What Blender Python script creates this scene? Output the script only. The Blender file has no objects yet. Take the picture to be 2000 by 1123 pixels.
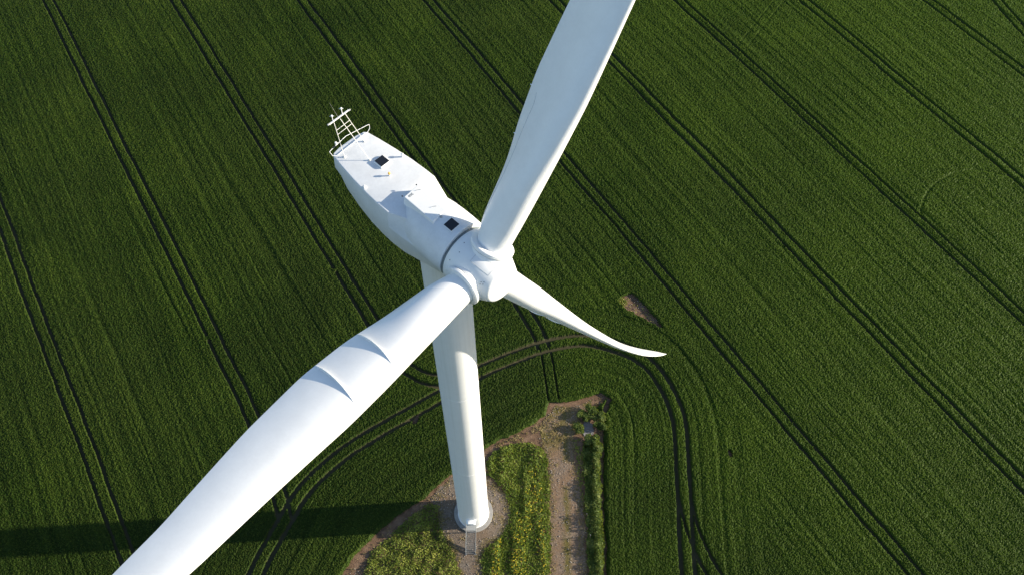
import bpy, math, random
import numpy as np
from mathutils import Vector, Matrix

# ------------------------------------------------------------------ camera, sky, sun
scene = bpy.context.scene
R = math.radians
CAM_H = 115.198
cd = bpy.data.cameras.new('camera'); cam = bpy.data.objects.new('camera', cd)
scene.collection.objects.link(cam); scene.camera = cam
cd.sensor_fit = 'HORIZONTAL'; cd.sensor_width = 36.0; cd.lens = 36.0 * 1556 / 2000
cd.clip_start = 0.5; cd.clip_end = 20000
_p, _r = R(59.136), R(1.192)
_f = Vector((0, math.cos(_p), -math.sin(_p))); _x = Vector((1, 0, 0)); _u = _x.cross(_f)
_x2 = math.cos(_r) * _x + math.sin(_r) * _u; _u2 = -math.sin(_r) * _x + math.cos(_r) * _u
cam.matrix_world = Matrix(((_x2.x, _u2.x, -_f.x, 0), (_x2.y, _u2.y, -_f.y, 0), (_x2.z, _u2.z, -_f.z, CAM_H), (0, 0, 0, 1)))

SUN_EL = 18.5
SUN_AZ = math.atan2(0.087, 0.996)                       # direction towards the sun, from +x
w = bpy.data.worlds.new('World'); scene.world = w; w.use_nodes = True
nt = w.node_tree; bg = nt.nodes['Background']
sky = nt.nodes.new('ShaderNodeTexSky'); sky.sky_type = 'NISHITA'; sky.sun_disc = False
sky.sun_elevation = R(SUN_EL); sky.sun_rotation = math.pi / 2 - SUN_AZ
sky.altitude = 100; sky.air_density = 1.0; sky.dust_density = 0.7; sky.ozone_density = 1.2
nt.links.new(sky.outputs[0], bg.inputs[0]); bg.inputs[1].default_value = 0.112
sl = bpy.data.lights.new('sun', 'SUN'); sl.energy = 4.9; sl.angle = R(0.53); sl.color = (1.0, 0.89, 0.71)
sun = bpy.data.objects.new('sun', sl); scene.collection.objects.link(sun)
sd = Vector((math.cos(R(SUN_EL)) * math.cos(SUN_AZ), math.cos(R(SUN_EL)) * math.sin(SUN_AZ), math.sin(R(SUN_EL))))
sun.rotation_euler = (-sd).to_track_quat('-Z', 'Y').to_euler(); sun.location = sd * 300
vs = scene.view_settings
vs.view_transform = 'Standard'; vs.look = 'None'; vs.gamma = 1; vs.use_curve_mapping = False; vs.exposure = 1.0
random.seed(5); rng = np.random.default_rng(11)

# ------------------------------------------------------------------ helpers
def new_mat(name, col=(0.8, 0.8, 0.8), rough=0.5, metal=0.0, spec=0.5):
    m = bpy.data.materials.new(name); m.use_nodes = True
    b = m.node_tree.nodes['Principled BSDF']
    b.inputs['Base Color'].default_value = (*col, 1); b.inputs['Roughness'].default_value = rough
    b.inputs['Metallic'].default_value = metal; b.inputs['Specular IOR Level'].default_value = spec
    return m
def nodes(m): return m.node_tree.nodes, m.node_tree.links, m.node_tree.nodes['Principled BSDF']
def noise(m, scale, detail=4, vec=None, rough=0.55):
    n, l, b = nodes(m); t = n.new('ShaderNodeTexNoise')
    t.inputs['Scale'].default_value = scale; t.inputs['Detail'].default_value = detail; t.inputs['Roughness'].default_value = rough
    if vec is None:
        g = n.new('ShaderNodeTexCoord'); vec = g.outputs['Object']
    l.new(vec, t.inputs['Vector']); return t.outputs['Fac']
def ramp(m, fac, stops):
    n, l, b = nodes(m); r = n.new('ShaderNodeValToRGB'); l.new(fac, r.inputs[0])
    while len(r.color_ramp.elements) < len(stops): r.color_ramp.elements.new(0.5)
    for e, (p, c) in zip(r.color_ramp.elements, stops): e.position = p; e.color = (*c, 1)
    return r.outputs[0]
def mix(m, fac, a, b_, kind='MIX'):
    n, l, b = nodes(m); x = n.new('ShaderNodeMix'); x.data_type = 'RGBA'; x.blend_type = kind
    for s, v in ((x.inputs[0], fac), (x.inputs[6], a), (x.inputs[7], b_)):
        if hasattr(v, 'links'): l.new(v, s)
        elif isinstance(v, tuple): s.default_value = (*v, 1)
        else: s.default_value = v
    return x.outputs[2]
def bump(m, fac, strength, dist):
    n, l, b = nodes(m); k = n.new('ShaderNodeBump'); k.inputs['Strength'].default_value = strength; k.inputs['Distance'].default_value = dist
    l.new(fac, k.inputs['Height']); l.new(k.outputs[0], b.inputs['Normal'])
def attr(m, name, out='Fac'):
    n, l, b = nodes(m); a = n.new('ShaderNodeAttribute'); a.attribute_name = name; return a.outputs[out]

def link_mesh(name, me, mat, parent=None, smooth=False):
    o = bpy.data.objects.new(name, me); scene.collection.objects.link(o)
    if mat is not None: me.materials.append(mat)
    if smooth: me.polygons.foreach_set('use_smooth', [True] * len(me.polygons))
    if parent is not None: o.parent = parent
    return o
class MB:
    """collects shapes into one mesh"""
    def __init__(s): s.v = []; s.f = []
    def add(s, v, f):
        o = len(s.v); s.v += [tuple(p) for p in v]; s.f += [tuple(i + o for i in q) for q in f]
    def box(s, c, d, ax=None):
        c = Vector(c); X, Y, Z = ax if ax else (Vector((1, 0, 0)), Vector((0, 1, 0)), Vector((0, 0, 1)))
        v = [c + X * (d[0] / 2 * i) + Y * (d[1] / 2 * j) + Z * (d[2] / 2 * k) for i in (-1, 1) for j in (-1, 1) for k in (-1, 1)]
        s.add(v, [(0, 1, 3, 2), (4, 6, 7, 5), (0, 4, 5, 1), (2, 3, 7, 6), (0, 2, 6, 4), (1, 5, 7, 3)])
    def tube(s, pts, r, n=8, caps=True):
        pts = [Vector(p) for p in pts]; rs = r if isinstance(r, (list, tuple)) else [r] * len(pts)
        rings = []
        t0 = (pts[1] - pts[0]).normalized(); a = t0.orthogonal().normalized()
        for i, p in enumerate(pts):
            t = ((pts[min(i + 1, len(pts) - 1)] - p).normalized() + (p - pts[max(i - 1, 0)]).normalized())
            t = t.normalized() if t.length > 1e-6 else t0
            a = (a - t * a.dot(t)).normalized(); b = t.cross(a)
            rings.append([p + (a * math.cos(2 * math.pi * k / n) + b * math.sin(2 * math.pi * k / n)) * rs[i] for k in range(n)])
        s.loft(rings, caps)
    def loft(s, rings, caps=True, closed=True):
        n = len(rings[0]); v = [p for r_ in rings for p in r_]; f = []
        for i in range(len(rings) - 1):
            for k in range(n if closed else n - 1):
                k2 = (k + 1) % n; f.append((i * n + k, i * n + k2, (i + 1) * n + k2, (i + 1) * n + k))
        if caps: f.append(tuple(range(n - 1, -1, -1))); f.append(tuple((len(rings) - 1) * n + k for k in range(n)))
        s.add(v, f)
    def lathe(s, prof, c, axis, n=64, caps=True):
        axis = Vector(axis).normalized(); a = axis.orthogonal().normalized(); b = axis.cross(a); c = Vector(c)
        s.loft([[c + axis * h + (a * math.cos(2 * math.pi * k / n) + b * math.sin(2 * math.pi * k / n)) * max(r, 1e-4) for k in range(n)] for h, r in prof], caps)
    def build(s, name, mat, parent=None, smooth=False, angle=None):
        me = bpy.data.meshes.new(name); me.from_pydata(s.v, [], s.f); me.update()
        o = link_mesh(name, me, mat, parent, smooth)
        import bmesh
        bm = bmesh.new(); bm.from_mesh(me); bmesh.ops.recalc_face_normals(bm, faces=bm.faces)
        if angle is not None:
            for f in bm.faces: f.smooth = True
            for e in bm.edges:
                if len(e.link_faces) == 2 and e.calc_face_angle(0) > R(angle): e.smooth = False
        bm.to_mesh(me); bm.free()
        return o
def empty(name, loc, label, cat, group=None):
    o = bpy.data.objects.new(name, None); scene.collection.objects.link(o); o.location = loc
    o['label'] = label; o['category'] = cat
    if group: o['group'] = group
    return o
def fast_mesh(name, V, F, mat, attrs=None, smooth=False, colors=None):
    """V (n,3), F (m,k) numpy"""
    me = bpy.data.meshes.new(name); k = F.shape[1]
    me.vertices.add(len(V)); me.vertices.foreach_set('co', np.ascontiguousarray(V, np.float32).ravel())
    me.loops.add(F.size); me.loops.foreach_set('vertex_index', np.ascontiguousarray(F, np.int32).ravel())
    me.polygons.add(len(F)); me.polygons.foreach_set('loop_start', np.arange(0, F.size, k, dtype=np.int32))
    me.polygons.foreach_set('loop_total', np.full(len(F), k, np.int32))
    me.update(calc_edges=True)
    if smooth: me.polygons.foreach_set('use_smooth', np.ones(len(F), bool))
    for nme, a in (attrs or {}).items():
        at = me.attributes.new(nme, 'FLOAT', 'POINT'); at.data.foreach_set('value', np.ascontiguousarray(a, np.float32))
    o = bpy.data.objects.new(name, me); scene.collection.objects.link(o); me.materials.append(mat)
    return o

# value noise helpers (numpy)
def vnoise(x, y, seed):
    r = np.random.default_rng(seed); G = r.random((256, 256)).astype(np.float32)
    xi = np.floor(x).astype(np.int64); yi = np.floor(y).astype(np.int64)
    fx = (x - xi); fy = (y - yi); fx = fx * fx * (3 - 2 * fx); fy = fy * fy * (3 - 2 * fy)
    a = G[xi & 255, yi & 255]; b = G[(xi + 1) & 255, yi & 255]; c = G[xi & 255, (yi + 1) & 255]; d = G[(xi + 1) & 255, (yi + 1) & 255]
    return (a * (1 - fx) + b * fx) * (1 - fy) + (c * (1 - fx) + d * fx) * fy - 0.5
def fbm(x, y, seed, o=3):
    s = 0; a = 1; t = 0
    for i in range(o): s = s + a * vnoise(x * 2 ** i + 17.3 * i, y * 2 ** i + 5.1 * i, seed + i); t += a; a *= .55
    return s / t * 2
def smooth(p, it=2):
    p = np.array(p, float)
    for _ in range(it):
        q = [p[0]]
        for a, b in zip(p[:-1], p[1:]): q += [a * .75 + b * .25, a * .25 + b * .75]
        q.append(p[-1]); p = np.array(q)
    return p
def pdist(X, Y, poly, cutoff=40):
    """signed distance and arc length to a polyline"""
    best = np.full(X.shape, 1e9, np.float32); sg = np.zeros(X.shape, np.float32); al = np.zeros(X.shape, np.float32); L = 0
    for a, b in zip(poly[:-1], poly[1:]):
        ab = b - a; l2 = ab @ ab; l = math.sqrt(l2)
        t = np.clip(((X - a[0]) * ab[0] + (Y - a[1]) * ab[1]) / l2, 0, 1)
        dx = X - a[0] - t * ab[0]; dy = Y - a[1] - t * ab[1]; d = np.hypot(dx, dy); m = d < best
        best[m] = d[m]; sg[m] = np.sign(ab[0] * dy - ab[1] * dx)[m]; al[m] = (L + t * l)[m]; L += l
    return best, sg, al
def inside(X, Y, poly):
    c = np.zeros(X.shape, bool); n = len(poly)
    for i in range(n):
        x1, y1 = poly[i]; x2, y2 = poly[(i + 1) % n]
        if y1 == y2: continue
        m = ((y1 > Y) != (y2 > Y)) & (X < (x2 - x1) * (Y - y1) / (y2 - y1) + x1); c ^= m
    return c
def region(X, Y, poly, jitter=0.0, seed=3, sc=1.0):
    """signed distance to a polygon's outline, positive inside"""
    P = np.array(poly, float)
    d, _, _ = pdist(X, Y, np.vstack([P, P[:1]])); s = np.where(inside(X, Y, P), 1, -1)
    return d * s + jitter * fbm(X * sc, Y * sc, seed, 3)

# ------------------------------------------------------------------ the plan of the place (metres)
TX, TY = -4.86, 30.92
LOOP = smooth([(-39, 2), (-36.6, 12), (-34.38, 22.08), (-33.2, 25.49), (-31.71, 29.16), (-30.0, 33.2), (-26.76, 37.39), (-22.05, 41.37), (-17.1, 44.59), (-10.94, 48.6), (-4.83, 53.19), (0.24, 55.55), (4.33, 57.46), (8.47, 58.67), (12.63, 59.14), (16.25, 58.29), (19.73, 56.9), (22.15, 55.06), (23.75, 52.6), (24.99, 50.01), (25.61, 47.88), (26.12, 44.71), (25.82, 37.26), (25.55, 30.27), (25.29, 23.69), (25.1, 10), (25, -10)])
VERGE = [(-26.5, 10), (-24.5, 17), (-22.53, 21.98), (-21.33, 24.41), (-19.36, 26.62), (-15.77, 30.14), (-11.94, 32.96), (-10.05, 34.81), (-8.19, 36.54), (-3.56, 40.25), (-0.99, 41.99), (2.94, 44.04), (5.6, 45.92), (6.17, 48.04), (9.67, 48.29), (14.1, 49.85), (15.03, 49.18), (13.4, 47.35), (14.32, 45.36), (14.36, 42.57), (13.95, 32.98), (13.98, 25.6), (13.9, 10)]
GRASS_L = [(-22.6, 10), (-20.6, 18), (-19.7, 22.03), (-18.9, 25.2), (-16.0, 28.0), (-14.0, 30.3), (-11.2, 32.2), (-9.9, 31.9), (-9.95, 31.2), (-9.66, 28.75), (-7.97, 26.14), (-7.08, 24.41), (-6.4, 22.85), (-6.2, 18), (-6.2, 10)]
GRASS_R = [(-3.2, 38.4), (-2.4, 39.9), (0.33, 41.46), (3.73, 41.53), (5.58, 40.21), (6.1, 36.46), (6.2, 25.45), (6.01, 22.55), (5.6, 10), (-3.2, 10), (-3.21, 22.36), (-3.4, 25.0), (-2.28, 26.61), (-0.65, 27.71), (0.19, 29.67), (0.31, 31.0), (-0.1, 33.4), (-1.6, 35.6), (-3.2, 36.6)]
TRACK = [(5.6, 10), (6.01, 22.55), (6.17, 25.45), (6.1, 36.46), (5.58, 40.21), (4.6, 42.4), (5.76, 46.01), (6.9, 47.4), (9.9, 47.7), (12.9, 48.9), (12.25, 47.3), (10.6, 46.5), (9.79, 42.96), (10.26, 36.55), (11.06, 30.41), (11.12, 22.65), (11.1, 10)]
PAD = [(-11.2, 33.0), (-8.3, 36.0), (-5, 36.6), (-2.4, 35.7), (-0.27, 33.73), (.5, 31), (0.19, 29.67), (-0.65, 27.71), (-2.28, 26.61), (-3.5, 25.0), (-3.3, 22.36), (-3.4, 10), (-6.1, 10), (-6.33, 22.3), (-7.08, 24.41), (-7.97, 26.14), (-9.66, 28.75), (-9.95, 31.4)]
HEDGE = [(11.3, 42.0), (12.4, 42.4), (13.6, 41.7), (13.6, 32.97), (13.55, 27.79), (13.3, 10), (11.5, 10), (11.48, 22.66), (11.43, 30.41), (11.24, 36.57)]
PIT = [(11.14, 44.14), (11.5, 45.2), (12.04, 45.5), (12.8, 44.8), (12.95, 43.35), (12.11, 42.5), (11.35, 42.9)]
BARE = [(17.75, 66.64), (18.5, 67.4), (19.3, 68.0), (20.2, 68.2), (21.05, 67.3), (22.44, 65.28), (24.13, 62.9), (24.9, 61.4), (22.85, 62.6), (20.84, 63.9), (18.93, 64.9)]
SPOTS = [[(32.9, 41.2), (33.42, 41.15), (33.5, 40.3), (33.37, 40.01), (32.93, 40.2)], [(-14.9, 44.2), (-14.3, 45.6), (-13.9, 45.9), (-13.8, 44.9), (-14.2, 44.2)], [(15.3, 49.6), (14.2, 46.4), (14.9, 46.6), (15.8, 48.8)]]
AZ = R(33.21); NX, NY = math.cos(AZ), math.sin(AZ); DX, DY = -math.sin(AZ), math.cos(AZ)
SP, OFF = 22.912, -31.052
T2 = smooth([(-29.15, 71.5), (-25.6, 65.8), (-23.3, 62.4), (-20.4, 57.6), (-17.04, 53.6), (-12.84, 51.3), (-8.5, 51.2), (-4.83, 53.19)])
T1 = smooth([(-47.9, 58.3), (-45.3, 54.2), (-42.2, 49.7), (-39.3, 44.9), (-35.9, 38.6), (-33.2, 33.0), (-31.71, 29.16)])
T3 = smooth([(-5.36, 77), (-2.4, 72.4), (0.0, 68.0), (1.7, 65.0), (3.06, 62.5), (4.41, 60.07), (5.32, 57.4)])
T3B = smooth([(5.32, 57.8), (6.2, 53.79), (6.89, 48.6)])
T45 = smooth([(25.7, 34), (26.5, 28.8), (27.45, 25.95), (28.92, 23.01), (32, 17), (35, 10)])
T9 = smooth([(96, 165), (102.32, 147.29), (103.15, 143.99), (106.22, 133.84), (108.5, 126.63), (112, 117)])
CROSS = smooth([(60, 147), (56.73, 142.55), (51.59, 135.16), (46.24, 127.33)])
ARC = smooth([(72.4, 84.5), (73.5, 87.82), (75.68, 91.36), (79.0, 94.07), (83.31, 95.99), (87.55, 95.86), (92.5, 94.2)])

def track_cut(d, half, width):
    """0 on the wheel marks of a pair at distance d, 1 elsewhere"""
    e = np.abs(np.abs(d) - half); return np.clip((e - width * .5) / .1 + .5, 0, 1)

def plen(P): return float(np.linalg.norm(np.diff(P, axis=0), axis=1).sum())

def crop_fields(X, Y):
    """height fraction, row coordinate, soil fraction"""
    lw = .22 * fbm(X * .05, Y * .05, 91, 2) + .10 * fbm(X * .3, Y * .3, 95, 2)
    q = X * NX + Y * NY + lw
    al = X * DX + Y * DY
    dl, sg, sl_ = pdist(X, Y, LOOP)
    sdl = dl * sg + lw * .7                                              # + on the inner side (left of travel is outer)
    inner = sg < 0
    v = region(X, Y, VERGE, .28, 5, .9)
    rag = .16 * vnoise(X * 1.7, Y * 1.7, 401) + .22 * vnoise(X * 4.5, Y * 4.5, 402) + .10 * vnoise(X * .3, Y * .3, 403)
    H = np.ones(X.shape, np.float32)
    # straight wheel marks
    k = np.round((q - OFF) / SP); ds = q - OFF - k * SP
    keep = (~inner) & (dl > 1.2)
    for kk, lim in ((1, 58.3), (2, 71.5), (3, 77)):
        keep &= ~((k == kk) & (Y < lim))
    keep &= ~((k >= 9) | ((k == 8) & (Y > 150)))
    keep &= ~((k == 4) & (Y < 20))
    H = np.minimum(H, np.where(keep, track_cut(ds, .93, .54 + rag), 1))
    H = np.minimum(H, track_cut(sdl, .95, .70 + rag))
    for P, half, wd in ((T1, .93, .56), (T2, .93, .6), (T3, .93, .6), (T3B, .8, .28), (T45, .9, .5), (T9, .93, .56)):
        d, s_, a_ = pdist(X, Y, P); H = np.minimum(H, np.where((a_ > 1e-3) & (a_ < plen(P) - 1e-3), track_cut(d * s_ + lw, half, wd + rag), 1))
    thin = np.ones(X.shape, np.float32)
    d, s_, _ = pdist(X, Y, ARC); thin = np.minimum(thin, np.clip(d / .26, .78, 1))
    d, s_, a9 = pdist(X, Y, CROSS); thin = np.minimum(thin, np.where(a9 * (a9 - plen(CROSS)) < -1e-3, np.clip(np.abs(np.abs(d) - .9) / .22, .86, 1), 1))
    for P in (BARE, *SPOTS):
        r_ = region(X, Y, P, .25, 8, 1.6); H = np.minimum(H, np.clip(-r_ / .15 + .5, 0, 1))
    # rows bend round the headland
    wgt = np.clip((11.5 - dl) / 1.0, 0, 1); wgt = np.where(inner, 1, wgt)
    wgt = np.where((~inner) & (Y > 45) & (dl > 6) & (X > 12), 0, wgt)
    return H, q, al, sdl, sl_, wgt, v, thin

# ------------------------------------------------------------------ materials
def paint_mat(name, col=(0.79, 0.80, 0.80), rough=0.42, streak=0.05):
    m = new_mat(name, col, rough)
    f1 = noise(m, 0.9, 5); f2 = noise(m, 6.0, 4)
    dirt = ramp(m, f1, [(0.35, tuple(c * (1 - streak) for c in col)), (0.65, col)])
    c2 = mix(m, .35, dirt, ramp(m, f2, [(0.3, tuple(c * (1 - streak * 1.2) for c in col)), (0.7, col)]))
    n, l, b = nodes(m); l.new(c2, b.inputs['Base Color'])
    l.new(ramp(m, f2, [(0.2, (rough - .08,) * 3), (0.8, (rough + .1,) * 3)]), b.inputs['Roughness'])
    return m
M_white = paint_mat('white_paint')
M_blade = paint_mat('blade_gelcoat', (0.83, 0.84, 0.84), 0.34, 0.07)
M_tower = paint_mat('tower_paint', (0.79, 0.80, 0.81), 0.45, 0.05)
_n, _l, _b = nodes(M_tower); _tc = _n.new('ShaderNodeTexCoord'); _mp = _n.new('ShaderNodeMapping'); _mp.inputs['Scale'].default_value = (5, 5, .06)
_l.new(_tc.outputs['Object'], _mp.inputs['Vector']); _st = ramp(M_tower, noise(M_tower, 1.0, 5, _mp.outputs[0]), [(.45, (1, 1, 1)), (.72, (.93, .93, .92))])
_l.new(mix(M_tower, 1.0, _b.inputs['Base Color'].links[0].from_socket, _st, 'MULTIPLY'), _b.inputs['Base Color'])
M_deck = paint_mat('nacelle_paint', (0.72, 0.74, 0.76), 0.5, 0.14)
M_dark = new_mat('black_glass', (0.012, 0.014, 0.02), 0.25)
M_joint = new_mat('dark_joint', (0.16, 0.19, 0.20), 0.6)
M_seam = new_mat('seam_line', (0.42, 0.45, 0.47), 0.6)
M_steel = new_mat('galvanised_steel', (0.30, 0.30, 0.29), 0.5, 0.4)
M_cream = new_mat('cream_paint', (0.74, 0.73, 0.69), 0.5)
M_orange = new_mat('orange_glass', (0.85, 0.42, 0.06), 0.4)
M_grey = new_mat('grey_plastic', (0.33, 0.34, 0.34), 0.5)
M_text = new_mat('grey_lettering', (0.22, 0.23, 0.22), 0.6)
M_bark = new_mat('bark', (0.10, 0.07, 0.045), 0.9)

# ------------------------------------------------------------------ ground
M_soil = new_mat('soil', (0.17, 0.115, 0.075), 0.95, spec=0.1)
c = ramp(M_soil, noise(M_soil, 0.8, 8, rough=.7), [(0.3, (0.09, 0.058, 0.037)), (0.5, (0.165, 0.105, 0.068)), (0.7, (0.25, 0.17, 0.115))])
M_soil.node_tree.links.new(c, nodes(M_soil)[2].inputs['Base Color']); bump(M_soil, noise(M_soil, 5, 8, rough=.75), 1.0, .25)
def ring_mesh(name, inner, z, mat, R0=6000, kind='structure'):
    """a flat sheet to the horizon with a hole"""
    n = len(inner); c = np.mean(inner, axis=0); out = []
    for p in inner:
        d = np.array(p) - c; d = d / np.abs(d).max(); out.append(c + d * R0)
    V = [(*p, z) for p in inner] + [(*p, z) for p in out]
    F = [(i, (i + 1) % n, n + (i + 1) % n, n + i) for i in range(n)]
    me = bpy.data.meshes.new(name); me.from_pydata(V, [], F); me.update(); return me
me = bpy.data.meshes.new('ground'); S = 7000
me.from_pydata([(-S, -S, 0), (S, -S, 0), (S, S, 0), (-S, S, 0)], [], [(0, 1, 2, 3)]); me.update()
link_mesh('ground', me, M_soil)['kind'] = 'structure'

def grid_xy(x0, x1, y0, y1, st):
    xs = np.arange(x0, x1, st); ys = np.arange(y0, y1, st); X, Y = np.meshgrid(xs, ys); return X, Y
def grid_faces(ny, nx):
    i = np.arange(ny - 1)[:, None] * nx + np.arange(nx - 1)[None, :]
    return np.stack([i, i + 1, i + nx + 1, i + nx], -1).reshape(-1, 4)
def cut_mesh(name, X, Y, Z, keep, mat, attrs=None, smooth=True):
    ny, nx = X.shape; F = grid_faces(ny, nx); kv = keep.ravel(); F = F[kv[F].all(1)]
    used = np.zeros(ny * nx, bool); used[F.ravel()] = True; idx = np.cumsum(used) - 1
    V = np.stack([X.ravel(), Y.ravel(), Z.ravel()], 1)[used]
    at = {k: a.ravel()[used] for k, a in (attrs or {}).items()}
    return fast_mesh(name, V, idx[F], mat, at, smooth)

# gravel sheets: hardstanding round the tower and the access track
def gravel_mat(name, tint, weeds):
    m = new_mat(name, (0.3, 0.27, 0.24), 0.95, spec=0.15); n, l, b = nodes(m)
    f = noise(m, 3.2, 10, rough=.8)
    a = ramp(m, f, [(0.34, tuple(x * .52 for x in tint)), (0.5, tint), (0.66, tuple(min(1, x * 1.75) for x in tint))])
    big = noise(m, .35, 5)
    a = mix(m, ramp(m, big, [(0.4, (0,) * 3), (0.62, (.75,) * 3)]), a, tuple(x * y for x, y in zip(tint, (1.05, .88, .72))))
    g = ramp(m, f, [(0.3, (0.06, 0.055, 0.014)), (0.6, (0.14, 0.115, 0.035))])
    a = mix(m, attr(m, 'weed'), a, g)
    l.new(a, b.inputs['Base Color']); bump(m, noise(m, 5.5, 8, rough=.8), 1.0, .16); return m
X, Y = grid_xy(-16, 16, 8, 52, .125)
jx = X + (rng.random(X.shape) - .5) * .05; jy = Y + (rng.random(X.shape) - .5) * .05
rp = region(X, Y, PAD, .75, 21, .9)
Z = .012 + .018 * fbm(X * 2.4, Y * 2.4, 31) + .012 * rng.random(X.shape)
cut_mesh('gravel_pad', jx, jy, np.maximum(Z, .006), rp > -.1, gravel_mat('gravel', (0.158, 0.13, 0.104), 0), {'weed': np.clip(1.0 - rp * 1.1, 0, 1) * np.clip(.5 + 1.6 * fbm(X * 1.1, Y * 1.1, 44), 0, 1)})['kind'] = 'structure'
rt = region(X, Y, TRACK, .75, 22, .8)
ct = 8.6 + np.clip((Y - 40) * .0, 0, 1)
weed = np.clip(1.1 - np.abs(X - 8.5) / .8, 0, 1) * np.clip(.35 + 1.6 * fbm(X * .8, Y * .5, 47), 0, 1)
weed = np.maximum(weed, np.clip(.9 - rt * 1.2, 0, 1) * np.clip(.45 + 1.5 * fbm(X * 1.3, Y * 1.3, 48), 0, 1))
weed = np.maximum(weed, np.clip((Y - 39.5) / 3, 0, .95) * np.clip(.55 + 1.3 * fbm(X * 1.0, Y * 1.0, 49), 0, 1))
Z = .02 + .02 * fbm(X * 2.2, Y * 2.2, 32) + .015 * rng.random(X.shape) - .012 * np.exp(-((np.abs(X - 8.6) - 1.1) / .4) ** 2)
cut_mesh('gravel_track', jx, jy, np.maximum(Z, .008), rt > -.1, gravel_mat('track_gravel', (0.185, 0.138, 0.10), 1), {'weed': weed})['kind'] = 'structure'
ri = region(X, Y, PIT, .1, 23, 2.0)
mp = gravel_mat('pit_gravel', (0.19, 0.195, 0.21), 0)
cut_mesh('gravel_pit', jx, jy, .05 + .03 * rng.random(X.shape) + .02 * fbm(X * 3, Y * 3, 71), ri > -.05, mp, {'weed': np.zeros(X.shape)})['kind'] = 'structure'
# clods and stones of the bare margin between crop and grass
M_stone = new_mat('stones', (0.30, 0.26, 0.22), 0.9)

def leaf_mat(name, lo, mid, hi, transl=(0.3, 0.36, 0.04), tf=.28):
    m = new_mat(name, mid, 0.6, spec=.2); n, l, b = nodes(m)
    a = attr(m, 'tone')
    l.new(ramp(m, a, [(0.0, lo), (0.5, mid), (1.0, hi)]), b.inputs['Base Color'])
    t = n.new('ShaderNodeBsdfTranslucent'); t.inputs[0].default_value = (*transl, 1)
    x = n.new('ShaderNodeMixShader'); x.inputs[0].default_value = tf
    l.new(b.outputs[0], x.inputs[1]); l.new(t.outputs[0], x.inputs[2]); l.new(x.outputs[0], n['Material Output'].inputs[0]); return m
# ------------------------------------------------------------------ crop (one sheet of relief, far too many plants to count)
M_crop = new_mat('cereal_leaves', (0.05, 0.1, 0.02), 0.55, spec=0.25)
n, l, b = nodes(M_crop); b.inputs['Specular IOR Level'].default_value = .05
green = ramp(M_crop, attr(M_crop, 'tone'), [(0.0, (0.0095, 0.022, 0.0036)), (0.5, (0.020, 0.0405, 0.0055)), (1.0, (0.045, 0.074, 0.0085))])
wide = noise(M_crop, .035, 4)
green = mix(M_crop, ramp(M_crop, wide, [(0.35, (0,) * 3), (0.65, (.35,) * 3)]), green, (0.030, 0.044, 0.010))
green = mix(M_crop, attr(M_crop, 'backlit'), green, (0.040, 0.078, 0.0045))  # backlit glow of the leaves towards the sun, painted as base colour
green = mix(M_crop, attr(M_crop, 'tip'), green, (0.085, 0.100, 0.020))
col = mix(M_crop, attr(M_crop, 'soil'), green, (0.056, 0.052, 0.030))
l.new(col, b.inputs['Base Color'])
M_cleaf = leaf_mat('cereal_tips', (0.018, 0.042, 0.0045), (0.038, 0.072, 0.0075), (0.095, 0.12, 0.018), (0.085, 0.15, 0.006), .45)

CROP_H = .62
NXG, NYG = 2250, 1500
tt = np.linspace(0, 1, NYG) ** 1.18
yy = 14 + tt * (168 - 14)
hw = 84 + (yy - 14) * .40
uu = np.linspace(-1, 1, NXG)
Y = np.repeat(yy[:, None], NXG, 1); X = hw[:, None] * uu[None, :]
stx = (2 * hw / NXG)[:, None]; sty = np.gradient(yy)[:, None]
X = X + (rng.random(X.shape) - .5) * stx * .8; Y = Y + (rng.random(X.shape) - .5) * sty * .8
X[:, 0] = -hw; X[:, -1] = hw; Y[0, :] = yy[0]; Y[-1, :] = yy[-1]
X = X.astype(np.float32); Y = Y.astype(np.float32)
H, q, al, sdl, sl_, wgt, v, thin = crop_fields(X, Y)
rr = np.where(wgt > .5, sdl, q); aa = np.where(wgt > .5, sl_, al)
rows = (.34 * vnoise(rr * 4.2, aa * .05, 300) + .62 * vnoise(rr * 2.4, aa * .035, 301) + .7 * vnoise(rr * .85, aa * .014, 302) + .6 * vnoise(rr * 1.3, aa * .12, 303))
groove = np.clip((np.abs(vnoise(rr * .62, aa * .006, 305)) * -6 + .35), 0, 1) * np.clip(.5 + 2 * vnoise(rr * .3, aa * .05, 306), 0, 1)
patch = fbm(X * .09, Y * .09, 310, 3)
grain = rng.random(X.shape).astype(np.float32)
clump = vnoise(X * 4.2, Y * 4.2, 320) + .5 * vnoise(X * 1.9, Y * 1.9, 321)
hh = CROP_H * (.76 + .165 * rows - .5 * groove + .20 * ((H < .999) & (H > .15)) + .06 * patch + .06 * clump) + .20 * (grain - .55)
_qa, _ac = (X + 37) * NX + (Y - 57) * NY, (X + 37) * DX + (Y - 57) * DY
dark_patch = np.clip(1.25 - np.sqrt((_qa / 8) ** 2 + (_ac / 13) ** 2) + .5 * fbm(X * .25, Y * .25, 333, 3), 0, 1)  # oval patch where the crop is darker and lower
hh = hh - .09 * dark_patch
tone = np.clip(.5 + .42 * rows + .4 * patch - .25 * groove + .75 * (rng.random(X.shape) - .5) + .25 * np.clip(X / 90, -.3, 1) - .38 * dark_patch, 0, 1)  # tone also rises to the right: backlight put into the colour
edge = np.clip(-v / .5, 0, 1)
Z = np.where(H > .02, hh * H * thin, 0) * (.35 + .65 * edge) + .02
tip = np.clip((grain - .76) * 2.0, 0, .42) * (H > .5)
soil = np.clip(1 - H * 5, 0, 1)
gone = v > 0
ny, nx = X.shape
bare = np.zeros(X.shape, bool)
for P in (BARE, *SPOTS): bare |= region(X, Y, P, .25, 8, 1.6) > .12
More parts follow.
